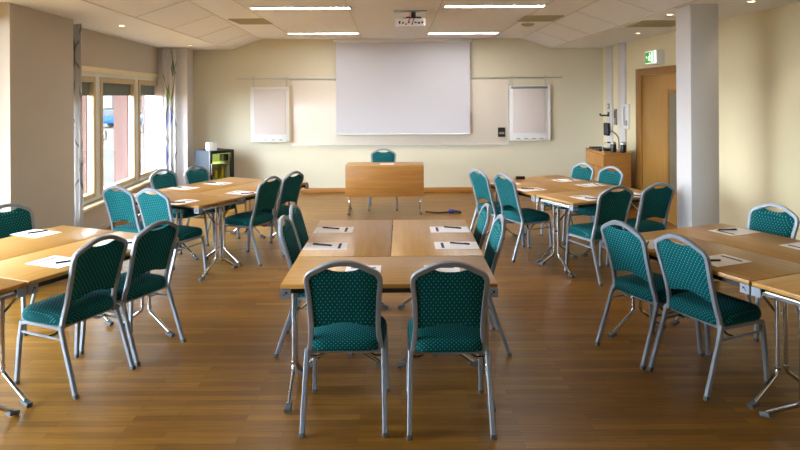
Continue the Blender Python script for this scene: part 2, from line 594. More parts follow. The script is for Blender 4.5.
# exit sign on the door wall
sg = tag(empty('exit_sign', (XR, 9.13, 2.19), 0), 'lit green emergency exit sign with running man above the door', 'sign')
MB().box(-.11, 0, -.21, .21, 0, .20).build('housing', M['white'], sg, bevel=.008)
MB().box(-.114, -.109, -.195, .195, .015, .185).build('diffuser', M['signwhite'], sg)
MB().box(-.1165, -.1135, -.12, .185, .022, .178).build('sign_face', M['green'], sg)
pm = MB()
X0, X1 = -.119, -.1163
def flat(poly):
    n = len(poly)
    pm.add([(X0, y, z) for y, z in poly] + [(X1, y, z) for y, z in poly],
           [tuple(range(n)), tuple(range(2 * n - 1, n - 1, -1))] + [(i, (i + 1) % n, n + (i + 1) % n, n + i) for i in range(n)])
def limb(a, b, t):
    a, b = Vector(a), Vector(b); dv = (b - a).normalized(); nn = Vector((-dv.y, dv.x)) * t
    flat([a + nn, a - nn, b - nn, b + nn])
flat([(.02 + .013 * math.cos(2 * PI * k / 10), .150 + .013 * math.sin(2 * PI * k / 10)) for k in range(10)])
limb((.02, .135), (.03, .09), .010)
limb((.03, .092), (.005, .07), .007); limb((.005, .07), (.012, .042), .006)
limb((.03, .092), (.052, .068), .007); limb((.052, .068), (.078, .062), .006)
limb((.02, .13), (-.004, .112), .005); limb((-.004, .112), (-.02, .124), .005)
limb((.022, .13), (.048, .114), .005); limb((.048, .114), (.056, .096), .005)
flat([(-.035, .036), (-.085, .036), (-.085, .166), (-.035, .166)])
flat([(.10, .098), (.13, .098), (.13, .082), (.152, .103), (.13, .124), (.13, .108), (.10, .108)])
pm.build('pictogram', M['signwhite'], sg, smooth=False)

# ------------------------------------------------------------------ ceiling lights, vents, downlights
def strip_light(x, y, label):
    t = empty('ceiling_light', (x, y, ZC))
    f = MB()
    f.box(-.59, .59, -.10, -.062, -.012, 0); f.box(-.59, .59, .062, .10, -.012, 0)
    f.box(-.59, -.565, -.062, .062, -.012, 0); f.box(.565, .59, -.062, .062, -.012, 0)
    f.build('frame', M['white'], t)
    MB().box(-.565, .565, -.062, .062, -.009, -.002).build('diffuser', M['strip'], t)
    lv = MB()
    for k in range(23):
        xx = -.54 + k * .049
        lv.box(xx - .002, xx + .002, -.062, .062, -.013, -.0095)
    lv.build('louvre', M['white'], t)
    return tag(t, label, 'ceiling light', 'linear ceiling lights')
strip_light(-1.145, 7.39, 'lit strip light on the window side of the projector, farther from the screen')
strip_light(-1.25, 10.45, 'lit strip ceiling light close above the screen, on the window side')
strip_light(1.09, 7.31, 'lit strip light on the door side of the projector, farther from the screen')
strip_light(1.045, 10.5, 'lit strip ceiling light close above the screen, on the door side')

def vent(x, y, sx, sy, z, label):
    t = empty('ceiling_vent', (x, y, z))
    f = MB(); q = .03
    f.box(-sx / 2, sx / 2, -sy / 2, -sy / 2 + q, -.012, 0); f.box(-sx / 2, sx / 2, sy / 2 - q, sy / 2, -.012, 0)
    f.box(-sx / 2, -sx / 2 + q, -sy / 2 + q, sy / 2 - q, -.012, 0); f.box(sx / 2 - q, sx / 2, -sy / 2 + q, sy / 2 - q, -.012, 0)
    f.build('frame', M['vent'], t)
    MB().box(-sx / 2 + q, sx / 2 - q, -sy / 2 + q, sy / 2 - q, -.004, -.001).build('backing', M['ventdark'], t)
    g = MB(); k = -sy / 2 + q + .02
    while k < sy / 2 - q:
        g.box(-sx / 2 + q, sx / 2 - q, k, k + .02, -.011, -.005); k += .045
    g.build('grille', M['vent'], t)
    return tag(t, label, 'vent', 'ceiling vents')
vent(-2.03, 8.72, .46, .6, ZC, 'olive ceiling vent in the flat ceiling on the window side')
vent(1.88, 8.55, .5, .6, ZC, 'olive ceiling vent in the flat ceiling above the door side tables')
vent(3.08, 7.62, .6, .62, ZL, 'dark grille in the low ceiling beside the white pillar')
sd = empty('smoke_detector', (1.86, 9.25, ZC))
MB().lathe([(.001, -.035), (.06, -.033), (.09, -.012), (.10, 0)], 20).build('housing', M['vent'], sd)
tag(sd, 'round disc fixture on the ceiling beside the door side vent', 'detector')

def downlight(x, y, label, watt=4):
    t = empty('ceiling_downlight', (x, y, ZL))
    MB().lathe([(.030, 0), (.030, -.006), (.045, -.008), (.05, 0)], 20).build('ring', M['white'], t)
    MB().lathe([(.001, -.006), (.029, -.005), (.029, -.001), (.001, 0)], 16).build('bulb', M['lamp'], t)
    ld = bpy.data.lights.new('downlight_beam', 'SPOT')
    ld.energy = watt; ld.color = (1.0, .82, .58); ld.spot_size = R(95); ld.spot_blend = .7; ld.shadow_soft_size = .03
    lo = bpy.data.objects.new('downlight_beam', ld); COL.objects.link(lo)
    lo.location = (x, y, ZL - .02)
    return tag(t, label, 'downlight', 'ceiling downlights')
downlight(3.30, 8.83, 'small lit downlight in the low ceiling above the door')
downlight(2.86, 6.75, 'small lit downlight in the low ceiling just behind the pillar')
downlight(3.21, 5.82, 'small lit downlight in the low ceiling above the cream wall past the pillar')
downlight(-3.29, 7.55, 'small downlight in the low ceiling above the windows, near the brown pier', 4)
downlight(-3.45, 10.5, 'small downlight in the low ceiling close to the corner pier', 4)

# projector
pj = tag(empty('ceiling_projector', (.12, 7.75, ZC)), 'white projector with cables hanging from the ceiling before the screen', 'projector')
MB().box(-.19, .21, -.05, .12, -.012, 0).build('ceiling_plate', M['alu'], pj, bevel=.003)
MB().tube([(.05, .04, -.01), (.05, .04, -.08)], .03, 12).build('pole', M['dark'], pj)
br = MB(); br.box(-.04, .14, -.04, .12, -.088, -.075); br.tube([(-.03, 0, -.085), (-.14, -.03, -.11)], .008); br.tube([(.13, 0, -.085), (.15, -.03, -.11)], .008)
br.build('bracket', M['dark'], pj)
MB().box(-.175, .185, -.14, .16, -.20, -.105).build('body', M['white'], pj, bevel=.012)
MB().tube([(.09, .16, -.155), (.09, .19, -.155)], .04, 20).build('lens', M['dark'], pj)
for (x, z, a, b_) in ((-.12, -.155, .02, .03), (-.08, -.16, .018, .022), (-.045, -.175, .02, .016), (-.01, -.15, .02, .02), (.03, -.175, .016, .016), (.07, -.155, .024, .018), (.11, -.16, .03, .02), (.15, -.155, .02, .024)):
    MB().box(x - a / 2, x + a / 2, -.144, -.139, z - b_ / 2, z + b_ / 2).build('port', M['dark'], pj, smooth=False)
MB().tube(catmull([(.0, .02, -.03), (0, -.1, -.06), (.0, -.165, -.10), (-.01, -.165, -.14), (-.02, -.142, -.165)]), .006).build('cable', M['red'], pj)
MB().tube(catmull([(.05, .02, -.02), (.06, -.1, -.05), (.06, -.165, -.09), (.04, -.16, -.15), (.03, -.142, -.172)]), .005).build('cable', M['dark'], pj)

# ------------------------------------------------------------------ screen wall
YW = YB
sc = tag(empty('hanging_projection_screen', (.055, YW - .13, 1.05)), 'large white projection screen pulled down on the end wall', 'screen')
MB().box(-1.205, 1.205, -.004, .004, .02, ZC - 1.05 - .06).build('fabric', M['screen'], sc, smooth=False)
MB().tube([(-1.21, 0, .012), (1.21, 0, .012)], .014, 10).build('bottom_bar', M['white'], sc)
MB().box(-1.25, 1.25, -.02, .06, ZC - 1.05 - .07, ZC - 1.05 - .002).build('roller_case', M['white'], sc, bevel=.01)

wb = tag(empty('whiteboard', (0, YW - .0005, .87)), 'wide white board mounted on the end wall behind the screen', 'whiteboard')
MB().box(-1.98, 1.96, -.022, 0, 0, 1.17).build('panel', M['board'], wb, bevel=.003)
fr = MB(); fr.box(-1.985, 1.965, -.028, 0, -.012, .006); fr.box(-1.99, -1.976, -.028, 0, 0, 1.17); fr.box(1.955, 1.97, -.028, 0, 0, 1.17)
fr.build('frame', M['white'], wb)
MB().box(-1.5, 1.8, -.045, -.0285, -.014, -.008).build('pen_tray', M['alu'], wb)
rl = tag(empty('wall_rail', (0, YW, 2.065)), 'slim grey hanging rail along the end wall above the flip charts', 'rail')
MB().box(-2.97, 2.95, -.03, 0, 0, .022).build('bar', M['alu'], rl, bevel=.003)

def flipchart(x, mat_side, label, clamp):
    t = empty('hanging_flip_chart', (x, YW - .03, .93))
    MB().box(-.355, .355, -.03, 0, 0, 1.0).build('board', M['white'], t, bevel=.005)
    MB().box(-.285, .285, -.052, -.030, .14, .955).build('paper_pad', M['pad'], t, bevel=.003)
    MB().box(-.33, .33, -.065, -.03, .945, .985).build('clamp_bar', M['grey'] if clamp else M['white'], t, bevel=.004)
    tr = MB(); tr.box(-.30, .30, -.09, -.03, .005, .02); tr.box(-.30, .30, -.092, -.086, .005, .05)
    tr.build('pen_tray', M['white'], t, bevel=.003)
    nt = MB()
    for k in range(4):
        cx = -.21 + k * .14
        p = [(cx + .04 * math.cos(a), .034 + .016 * math.sin(a)) for a in [PI * q / 8 for q in range(9)]]
        m = len(p)
        nt.add([(a, -.094, z) for a, z in p] + [(a, -.0915, z) for a, z in p],
               [tuple(range(m)), tuple(range(2 * m - 1, m - 1, -1))] + [(i, (i + 1) % m, m + (i + 1) % m, m + i) for i in range(m)])
    nt.build('pen_slot', M['grey'], t, smooth=False)
    MB().box(.355, .385, -.045, 0, 0, 1.02).build('side_strip', mat_side, t, bevel=.003)
    for hx in (-.3, .3):
        MB().tube(fillet([(hx, -.012, 1.0), (hx, -.012, 1.19), (hx, .02, 1.19)], .02), .008).build('hook', M['alu'], t)
    return tag(t, label, 'flip chart', 'flip charts on the end wall')
flipchart(-2.36, M['sash'], 'white flip chart with narrow wooden side strip hanging on wall above the fridge side', False)
flipchart(2.34, M['white'], 'white flip chart with grey clamp bar hanging beside the black board eraser', True)
er = tag(empty('board_eraser', (1.84, YW - .0228, 1.0)), 'black eraser box stuck on the whiteboard beside the flip chart', 'eraser')
MB().box(-.065, .065, -.04, 0, 0, .17).build('body', M['black'], er, bevel=.008)
MB().box(-.05, .05, -.045, -.04, .05, .09).build('pad', M['grey'], er)

# ------------------------------------------------------------------ chairs
def yb(z):   # lean of the back
    t = max(0, (z - .44) / .47)
    return -.118 - .132 * t ** 1.12
def wid(z):  # half width of the frame centre line
    pts = [(.38, .196), (.44, .187), (.52, .178), (.60, .180), (.70, .185), (.78, .191), (.83, .193)]
    for (a, b), (c_, d_) in zip(pts, pts[1:]):
        if z <= c_:
            return b + (d_ - b) * (z - a) / (c_ - a)
    return pts[-1][1]
def ztop(x):  # frame centre line over the shoulders
    x = abs(x)
    pts = [(0, .898), (.05, .894), (.09, .881), (.13, .864), (.158, .849), (.181, .828), (.193, .797)]
    for (a, b), (c_, d_) in zip(pts, pts[1:]):
        if x <= c_:
            return b + (d_ - b) * (x - a) / (c_ - a)
    return .79

def make_chair():
    root = empty('banquet_chair')
    half = [(.196, .385), (.187, .44), (.179, .52), (.180, .60), (.185, .70), (.192, .778), (.191, .812), (.174, .838), (.126, .864), (.088, .882), (.045, .895)]
    path = [(-x, z) for x, z in half] + [(0, .898)] + [(x, z) for x, z in reversed(half)]
    pts = catmull([(x, yb(z), z) for x, z in path], 4)
    MB().tube(pts, .0138, 10, square=True, up=(0, 1, 0), ry=.0125).build('back_frame', M['steel'], root)
    # upholstered back
    nx, nz = 18, 16
    vs = []; fs = []
    def bottom(x): return .528 + .030 * math.cos(PI * x / .37) ** 2
    def top(x):
        z = ztop(x) - .012
        h = max(0, 1 - (abs(x) / .085) ** 2)
        return z - .036 * h ** .6
    for side in (0, 1):
        for i in range(nz + 1):
            for k in range(nx + 1):
                s = -1 + 2 * k / nx
                x = s * .178
                zb, zt = bottom(x), top(x)
                z = zb + (zt - zb) * i / nz
                x2 = s * (wid(z) - .009) if z < .82 else x * min(1, (wid(.82) - .009) / .178)
                ex = (1 - abs(s) ** 6) * (1 - abs(2 * i / nz - 1) ** 6)
                y = yb(z) + (.006 + .020 * ex if side else -(.004 + .007 * ex))
                vs.append((x2, y, z))
    n1 = (nx + 1) * (nz + 1)
    for i in range(nz):
        for k in range(nx):
            a = i * (nx + 1) + k
            fs.append((a, a + 1, a + nx + 2, a + nx + 1))
            fs.append((n1 + a, n1 + a + nx + 1, n1 + a + nx + 2, n1 + a + 1))
        for k in (0, nx):
            a = i * (nx + 1) + k
            fs.append((a, a + nx + 1, n1 + a + nx + 1, n1 + a))
    for k in range(nx):
        for i in (0, nz):
            a = i * (nx + 1) + k
            fs.append((a, a + 1, n1 + a + 1, n1 + a))
    MB().add(vs, fs).build('backrest', M['fabric'], root)
    # seat cushion
    ns = 40
    def outline(sc_, ys=0):
        o = []
        for k in range(ns):
            a = 2 * PI * k / ns
            ca, sa = math.cos(a), math.sin(a)
            e = .42 if sa > 0 else .34
            x = math.copysign(abs(ca) ** e, ca) * .215
            y = math.copysign(abs(sa) ** (.55 if sa > 0 else .42), sa) * (.215 if sa > 0 else .205)
            x *= 1 + .04 * (y / .21)
            o.append((x * sc_, y * sc_ + .055))
        return o
    vs = []; fs = []
    rings = [(.90, .398), (.965, .400), (1.0, .415), (1.005, .435), (.985, .455), (.93, .470), (.80, .4785), (.5, .484), (.2, .486)]
    for sc_, z in rings:
        vs += [(x, y, z - .010 * max(0, (y - .12) / .15) ** 2) for x, y in outline(sc_)]
    for i in range(len(rings) - 1):
        for k in range(ns):
            l = (k + 1) % ns
            fs.append((i * ns + k, i * ns + l, (i + 1) * ns + l, (i + 1) * ns + k))
    fs.append(tuple(range(ns - 1, -1, -1))); fs.append(tuple((len(rings) - 1) * ns + k for k in range(ns)))
    MB().add(vs, fs).build('seat', M['fabric'], root)
    # frame under the seat
    sf = MB()
    for s in (-1, 1):
        sf.tube(fillet([(s * .203, -.135, .375), (s * .203, -.10, .388), (s * .205, .19, .388), (s * .207, .225, .37)], .03), .011, 8, square=True)
    sf.tube([(-.2, -.10, .386), (.2, -.10, .386)], .010, 8, square=True)
    sf.tube([(-.2, .19, .386), (.2, .19, .386)], .010, 8, square=True)
    sf.build('seat_frame', M['steel'], root)
    for s in (-1, 1):
        for f in (0, 1):
            if f: p = [(s * .206, .215, .392), (s * .209, .228, .30), (s * .216, .252, .012)]
            else: p = [(s * .206, -.118, .405), (s * .209, -.150, .30), (s * .2155, -.252, .012)]
            lg = MB().tube(p, .0130, 8, square=True).build('leg', M['steel'], root)
            e = p[-1]
            MB().tube([(e[0], e[1], .022), (e[0], e[1] + (.003 if f else -.003), 0)], .0148, 8, square=True).build('foot_cap', M['rubber'], lg)
        MB().tube([(s * .208, -.148, .322), (s * .208, .222, .328)], .008, 8).build('stretcher', M['steel'], root)
        MB().tube(fillet([(s * .208, -.02, .325), (s * .150, -.02, .322), (s * .05, .03, .392)], .03), .0085, 8).build('brace', M['chrome'], root)
    return root

CH = [
 # name: x, y, rotation, label
 ('A1', -2.943, 5.033, -113, 'dark green chair between the brown wall pier and its table'),
 ('A2', -2.060, 4.040, 67, 'dark green chair on the aisle side of the pier block, farther from the screen'),
 ('A3', -1.887, 4.494, 67, 'dark green chair on the aisle side of the pier block, closer to the screen'),
 ('B1', -2.649, 6.390, -25, 'teal chair at the end of the window tables, closer to the windows than its twin'),
 ('B2', -2.234, 6.183, -25, 'teal chair at the end of the window tables, closer to the aisle than its twin'),
 ('B3', -2.600, 7.439, -115, 'dark green chair against the windows, farther from the fridge'),
 ('B4', -2.325, 7.806, -115, 'dark green chair directly in front of the fridge'),
 ('B5', -1.597, 6.928, 65, 'dark green chair on the aisle side of the window tables, farther from the screen'),
 ('B6', -1.422, 7.359, 65, 'dark green chair on the aisle side of the window tables, closer to the screen'),
 ('C1', -0.596, 4.547, -90, 'green chair on the window side of the middle tables, farther from the screen'),
 ('C2', -0.608, 5.040, -90, 'green chair on the window side of the middle tables, closer to the screen'),
 ('C3', 0.478, 4.540, 90, 'teal chair on the door side of the middle tables, farther from the screen'),
 ('C3b', 0.441, 5.021, 90, 'teal chair on the door side of the middle tables, closer to the screen'),
 ('C4', -0.302, 3.560, 0, 'dotted teal chair seen from behind at middle tables, on the window side'),
 ('C5', 0.255, 3.535, 0, 'dotted teal chair seen from behind at middle tables, on the door side'),
 ('D1', 1.107, 7.493, -66.4, 'teal chair on the aisle side of the door tables, closer to the screen'),
 ('D2', 1.330, 7.030, -66.4, 'teal chair on the aisle side of the door tables, farther from the screen'),
 ('D3', 2.077, 7.879, 113.6, 'teal chair in front of the oak cabinet, farther from the door'),
 ('D4', 2.291, 7.467, 113.6, 'teal chair in front of the oak cabinet, closer to the door'),
 ('D5', 1.937, 6.195, 23.6, 'dark teal chair at the end of the door tables, closer to the aisle'),
 ('D6', 2.417, 6.404, 23.6, 'dark teal chair in front of the door beside the white pillar'),
 ('E1', 1.700, 4.400, -67, 'dotted teal chair on the aisle side of the pillar tables, closer to the screen'),
 ('E2', 1.908, 3.979, -67, 'dotted teal chair on the aisle side of the pillar tables, farther from the screen'),
 ('E3', 2.681, 4.850, 113, 'teal chair against the cream wall past the white pillar'),
 ('T', -.27, 10.02, 180, 'green chair behind the front desk below the screen'),
]
proto = make_chair()
for k, (nm, x, y, rz, lab) in enumerate(CH):
    o = proto if k == 0 else copy_tree(proto)
    o.location = (x, y, 0); o.rotation_euler = (0, 0, R(rz))
    tag(o, lab, 'chair', 'green banquet chairs in the meeting room')

# ------------------------------------------------------------------ folding tables
TZ = .73
def make_table(L=1.196, W=.597):
    root = empty('folding_table')
    MB().box(-L / 2, L / 2, -W / 2, W / 2, TZ - .024, TZ).build('tabletop', M['table'], root, bevel=.0025)
    for s in (-1, 1):
        MB().box(-L / 2 + .012, L / 2 - .012, s * (W / 2 - .045) - .014, s * (W / 2 - .045) + .014, TZ - .058, TZ - .0245).build('side_rail', M['dark'], root)
        MB().tube([(s * (L / 2 - .016), -W / 2 + .06, TZ - .052), (s * (L / 2 - .016), W / 2 - .06, TZ - .052)], .011, 8, square=True).build('end_rail', M['chrome'], root)
    for s in (-1, 1):
        x = s * (L / 2 - .028)
        lg = MB()
        lg.tube([(x, -W / 2 + .07, TZ - .04), (x, W / 2 - .07, TZ - .04)], .013, 8)
        for q in (-1, 1):
            lg.tube(fillet([(x, q * .034, TZ - .035), (x, q * .034, .165), (x, q * .225, .035)], .03), .0125, 10)
            lg.tube([(x, q * .034, .185), (x, q * .034, .20)], .016, 10)
        g = lg.build('leg', M['chrome'], root)
        for q in (-1, 1):
            MB().tube([(x, q * .205, .028), (x, q * .262, .014)], .019, 10, square=True, ry=.013).build('foot_pad', M['rubber'], g)
        MB().tube(fillet([(x, 0, .50), (x - s * .04, 0, .50), (x - s * .26, 0, TZ - .035)], .02), .008, 8).build('brace', M['chrome'], root)
    for sx in (-1, 1):
        for sy in (-1, 1):
            cx, cy = sx * (L / 2 - .027), sy * (W / 2 - .027)
            b = MB(); z0, z1 = TZ - .076, TZ - .0255
            b.box(cx - .029, cx + .029, cy + sy * .0265 - .003, cy + sy * .0265 + .003, z0, z1)
            b.box(cx + sx * .0265 - .003, cx + sx * .0265 + .003, cy - .029, cy + .029, z0, z1)
            b.box(cx - .029, cx + .029, cy - .029, cy + .029, z1 - .004, z1)
            br = b.build('corner_bracket', M['steel'], root)
            ar = MB(); y = cy + sy * .0300; zc = (z0 + z1) / 2
            for poly in ([(-.013, -.010), (-.010, -.013), (.006, .003), (.003, .006)], [(-.004, .011), (.012, .012), (.011, -.004)]):
                p = [(cx + a, zc + b_) for a, b_ in poly]; n = len(p)
                ar.add([(a, y - .0006, z) for a, z in p] + [(a, y + .0006, z) for a, z in p],
                       [tuple(range(n)), tuple(range(2 * n - 1, n - 1, -1))] + [(i, (i + 1) % n, n + (i + 1) % n, n + i) for i in range(n)])
            ar.build('arrow_mark', M['print'], br, smooth=False)
    return root

BLK = {  # centre of the end away from the screen, turn
 'C': (-.066, 3.51, 0.0, 'middle block of tables'),
 'A': (-2.89, 3.27, -23.0, 'block by the brown wall pier'),
 'B': (-2.449, 6.307, -26.5, 'block beside the windows'),
 'D': (2.193, 6.323, 23.6, 'block near the door'),
 'E': (2.72, 3.206, 23.0, 'block beside the white pillar'),
}
def bp(k, s, t):
    ox, oy, ph, _ = BLK[k]; p = R(ph)
    return (ox + s * math.cos(p) - t * math.sin(p), oy + s * math.sin(p) + t * math.cos(p))
tproto = make_table()
first = True
WIN = {'C': ('window side', 'door side'), 'A': ('pier side', 'aisle side'), 'B': ('window side', 'aisle side'), 'D': ('aisle side', 'door side'), 'E': ('aisle side', 'cream wall side')}
for k in 'CABDE':
    ph = BLK[k][2]
    for (s, t, tr, what) in ((0, .30, 0, 'crosswise beech table closing the end of the %s' % BLK[k][3]),
                             (-.303, 1.209, 90, 'lengthwise beech table on the %s of the %s' % (WIN[k][0], BLK[k][3])),
                             (.303, 1.209, 90, 'lengthwise beech table on the %s of the %s' % (WIN[k][1], BLK[k][3]))):
        o = tproto if first else copy_tree(tproto)
        first = False
        x, y = bp(k, s, t)
        o.location = (x, y, 0); o.rotation_euler = (0, 0, R(ph + tr))
        tag(o, what, 'table', 'folding tables in blocks of three')

# front desk with a modesty panel
dk = tag(empty('front_desk', (-.235, 9.66, 0)), 'beech desk with closed front panel standing below the screen', 'desk')
MB().box(-.58, .58, -.25, .25, TZ - .024, TZ).build('tabletop', M['table'], dk, bevel=.0025)
MB().box(-.58, .58, -.25, -.232, .27, TZ - .0245).build('modesty_panel', M['panelwood'], dk, bevel=.002)
for s in (-1, 1):
    x = s * .535
    lg = MB()
    for q in (-1, 1):
        lg.tube(fillet([(x, q * .03, TZ - .03), (x, q * .03, .16), (x, q * .19, .03)], .03), .0125, 10)
    lg.tube([(x, -.2, TZ - .04), (x, .2, TZ - .04)], .013, 8)
    g = lg.build('leg', M['chrome'], dk)
    for q in (-1, 1):
        MB().tube([(x, q * .175, .028), (x, q * .235, .014)], .019, 10, square=True, ry=.013).build('foot_pad', M['rubber'], g)

# cable on the floor beside the desk
cb = tag(empty('floor_cable', (.5, 9.6, 0)), 'dark cable with blue plug lying on the floor beside the desk', 'cable')
MB().tube(catmull([(-.12, .0, .012), (.05, -.08, .012), (.16, -.05, .012), (.24, -.06, .02)]), .011).build('cord', M['dark'], cb)
MB().tube([(.22, -.06, .03), (.30, -.06, .032)], .03, 12).build('plug', M['blue'], cb)
MB().tube(catmull([(.29, -.06, .03), (.34, -.05, .025), (.40, -.08, .016)]), .02).build('adapter', M['dark'], cb)

# ------------------------------------------------------------------ papers and pens
def make_paper():
    p = empty('printed_sheet')
    MB().box(-.1485, .1485, -.105, .105, 0, .0012).build('sheet', M['paper'], p, smooth=False)
    MB().box(.085, .104, -.075, .075, .0014, .0022).build('printed_logo', M['print'], p, smooth=False)
    return p
def make_pen():
    p = empty('ballpoint_pen')
    MB().tube([(-.068, 0, .006), (-.060, 0, .006), (.05, 0, .006), (.066, 0, .006), (.072, 0, .006)], .0055, 8).build('barrel', M['pen'], p)
    MB().box(-.066, -.025, -.0015, .0015, .0115, .0135).build('clip', M['grey'], p)
    return p
PA = [  # x, y, direction the reader looks, pen offset (along, across, turn), seat phrase
 (-.515, 4.93, 0, (-.03, .035, -20), 'window side of the middle tables, closer to the screen'),
 (-.515, 4.40, 0, (-.03, .015, -20), 'window side of the middle tables, farther from the screen'),
 (.375, 4.92, 180, (-.03, -.04, -25), 'door side of the middle tables, closer to the screen'),
 (.382, 4.40, 180, (-.03, -.03, -20), 'door side of the middle tables, farther from the screen'),
 (-.225, 3.74, 90, (-.02, -.03, 30), 'end of the middle tables, half hidden by the window side chair'),
 (.245, 3.74, 90, (-.02, .03, 30), 'end of the middle tables, half hidden by the door side chair'),
 (-2.78, 4.86, -23, (-.01, .02, 70), 'place by the brown wall pier'),
 (-2.17, 4.02, 157, (-.08, -.02, 60), 'aisle side of the pier block, farther from the screen'),
 (-1.93, 4.50, 157, (-.02, -.02, 60), 'aisle side of the pier block, closer to the screen'),
 (-2.66, 6.46, 65, (-.02, .03, 30), 'end of the window block, closer to the windows'),
 (-2.15, 6.26, 65, (-.05, .0, -60), 'end of the window block, closer to the aisle'),
 (-2.46, 7.22, -25, (-.10, .0, 0), 'window side of the window block, farther from the fridge'),
 (-2.17, 7.58, -25, (-.10, .0, 0), 'window side of the window block, in front of the fridge'),
 (-1.70, 6.84, 155, (-.10, .03, 40), 'aisle side of the window block, away from the fridge'),
 (1.42, 6.97, 23.6, (-.02, .03, -40), 'aisle side of the door block, farther from the screen'),
 (1.22, 7.42, 23.6, (-.02, .03, -40), 'aisle side of the door block, closer to the screen'),
 (2.00, 7.70, 203.6, (-.06, .02, 70), 'cabinet side of the door block, farther from the door'),
 (2.17, 7.28, 203.6, (-.06, .02, 70), 'cabinet side of the door block, closer to the door'),
 (1.86, 6.38, 113.6, (-.08, .0, 30), 'end of the door block, closer to the aisle'),
 (2.42, 6.57, 113.6, (-.08, .05, 30), 'end of the door block, in front of the pillar'),
 (1.77, 4.42, 23, (-.08, .0, 40), 'aisle side of the pillar block, closer to the screen'),
 (1.99, 3.97, 23, (-.09, .01, -22), 'aisle side of the pillar block, farther from the screen'),
 (2.51, 4.80, 203, (.02, -.04, -20), 'cream wall side of the pillar block, closer to the pillar'),
 (2.76, 4.32, 203, (-.04, .0, 30), 'cream wall side of the pillar block, away from the pillar'),
]
p0, q0 = make_paper(), make_pen()
for k, (x, y, rz, pen, ph) in enumerate(PA):
    p = p0 if k == 0 else copy_tree(p0)
    p.location = (x, y, TZ + .0004); p.rotation_euler = (0, 0, R(rz))
    tag(p, 'white sheet at %s' % ph, 'paper', 'printed sheets at the seats')
    q = q0 if k == 0 else copy_tree(q0)
    c, s = math.cos(R(rz)), math.sin(R(rz))
    q.location = (x + pen[0] * c - pen[1] * s, y + pen[0] * s + pen[1] * c, TZ + .0022)
    q.rotation_euler = (0, 0, R(rz + pen[2]))
    tag(q, 'black pen on sheet at %s' % ph.replace('place by', 'seat by').replace('the ', ''), 'pen', 'black pens on the sheets')
tk = MB().box(-.105, .105, -.075, .075, 0, .001).build('desk_sheet', M['paper'])
tk.location = (-.2, 9.62, TZ + .0004); tag(tk, 'white paper lying on the front desk', 'paper')
bx = tag(empty('spectacle_case', (1.47, 7.83, TZ)), 'small black case lying on the door side tables', 'case')
MB().box(-.055, .055, -.03, .03, 0, .022).build('base', M['black'], bx, bevel=.006)
MB().box(-.055, .055, -.03, .03, .0225, .035).build('lid', M['black'], bx, bevel=.006)

# ------------------------------------------------------------------ fridge and box
fg = tag(empty('mini_fridge', (-3.22, 10.75, 0), R(49.5)), 'small grey fridge with lit glass door standing in the window corner', 'fridge')
b = MB(); W_, D_, H_ = .48, .46, .84
b.box(0, .02, 0.03, D_, .03, H_); b.box(W_ - .02, W_, .03, D_, .03, H_); b.box(.02, W_ - .02, D_ - .02, D_, .03, H_)
b.box(.02, W_ - .02, .03, D_ - .02, H_ - .04, H_); b.box(.02, W_ - .02, .03, D_ - .02, .03, .09)
b.build('cabinet', M['fridgeside'], fg, bevel=.004)
l = MB()
l.box(.021, .026, .05, D_ - .021, .09, H_ - .04); l.box(W_ - .026, W_ - .021, .05, D_ - .021, .09, H_ - .04); l.box(.026, W_ - .026, D_ - .027, D_ - .021, .09, H_ - .04)
l.build('liner', M['fridgein'], fg)
MB().box(.0265, W_ - .0265, .06, D_ - .03, .60, .61).build('shelf', M['fridgein'], fg)
MB().box(.0265, W_ - .0265, .06, D_ - .03, .32, .33).build('shelf', M['fridgein'], fg)
MB().box(.33, .43, .08, .20, .64, .76).build('thermostat', M['dark'], fg, bevel=.006)
MB().box(.06, .32, .10, .13, H_ - .055, H_ - .0405).build('light', M['fridgelight'], fg)
dr = MB(); dr.box(0, .05, -.02, .028, .03, H_); dr.box(W_ - .06, W_, -.02, .028, .03, H_); dr.box(.05, W_ - .06, -.02, .028, H_ - .05, H_); dr.box(.05, W_ - .06, -.02, .028, .03, .10)
dd = dr.build('door', M['black'], fg, bevel=.004)
MB().box(.05, W_ - .06, 0, .006, .10, H_ - .05).build('pane', M['glass'], dd)
MB().tube(fillet([(.02, -.02, .45), (.02, -.045, .45), (.02, -.045, .62), (.02, -.02, .62)], .015), .007).build('handle', M['alu'], dd)
for x in (.04, W_ - .04):
    for y in (.06, D_ - .04):
        MB().lathe([(.018, 0), (.018, .03)], 10, (x, y, 0)).build('foot', M['black'], fg)
def bottle(mat):
    t = empty('drink_bottle')
    MB().lathe([(.001, 0), (.03, .001), (.032, .01), (.032, .11), (.028, .135), (.013, .165), (.012, .19)], 14).build('body', mat, t)
    MB().lathe([(.0125, .19), (.0145, .192), (.0145, .21), (.001, .212)], 12).build('cap', M['white'], t)
    return t
protos = [bottle(M['bottle_y']), bottle(M['bottle_g'])]
fgm = Matrix.Translation((-3.22, 10.75, 0)) @ Matrix.Rotation(R(49.5), 4, 'Z')
used = [False, False]
for k in range(5):
    w_ = k % 2
    o = protos[w_] if not used[w_] else copy_tree(protos[w_])
    used[w_] = True
    o.location = fgm @ Vector((.09 + k * .068, .16 + .05 * (k % 2), .3305))
    tag(o, 'yellow bottle standing inside the lit fridge' if w_ == 0 else 'green bottle standing inside the lit fridge', 'bottle', 'yellow bottles in the fridge' if w_ == 0 else 'green bottles in the fridge')
wbx = tag(empty('white_carton', tuple(fgm @ Vector((.12, .12, H_))), R(40)), 'small white carton standing on top of the fridge', 'carton')
MB().box(-.075, .075, -.06, .06, 0, .115).build('body', M['white'], wbx, bevel=.003)
MB().box(-.077, .077, -.062, .062, .1155, .135).build('lid', M['white'], wbx, bevel=.002)

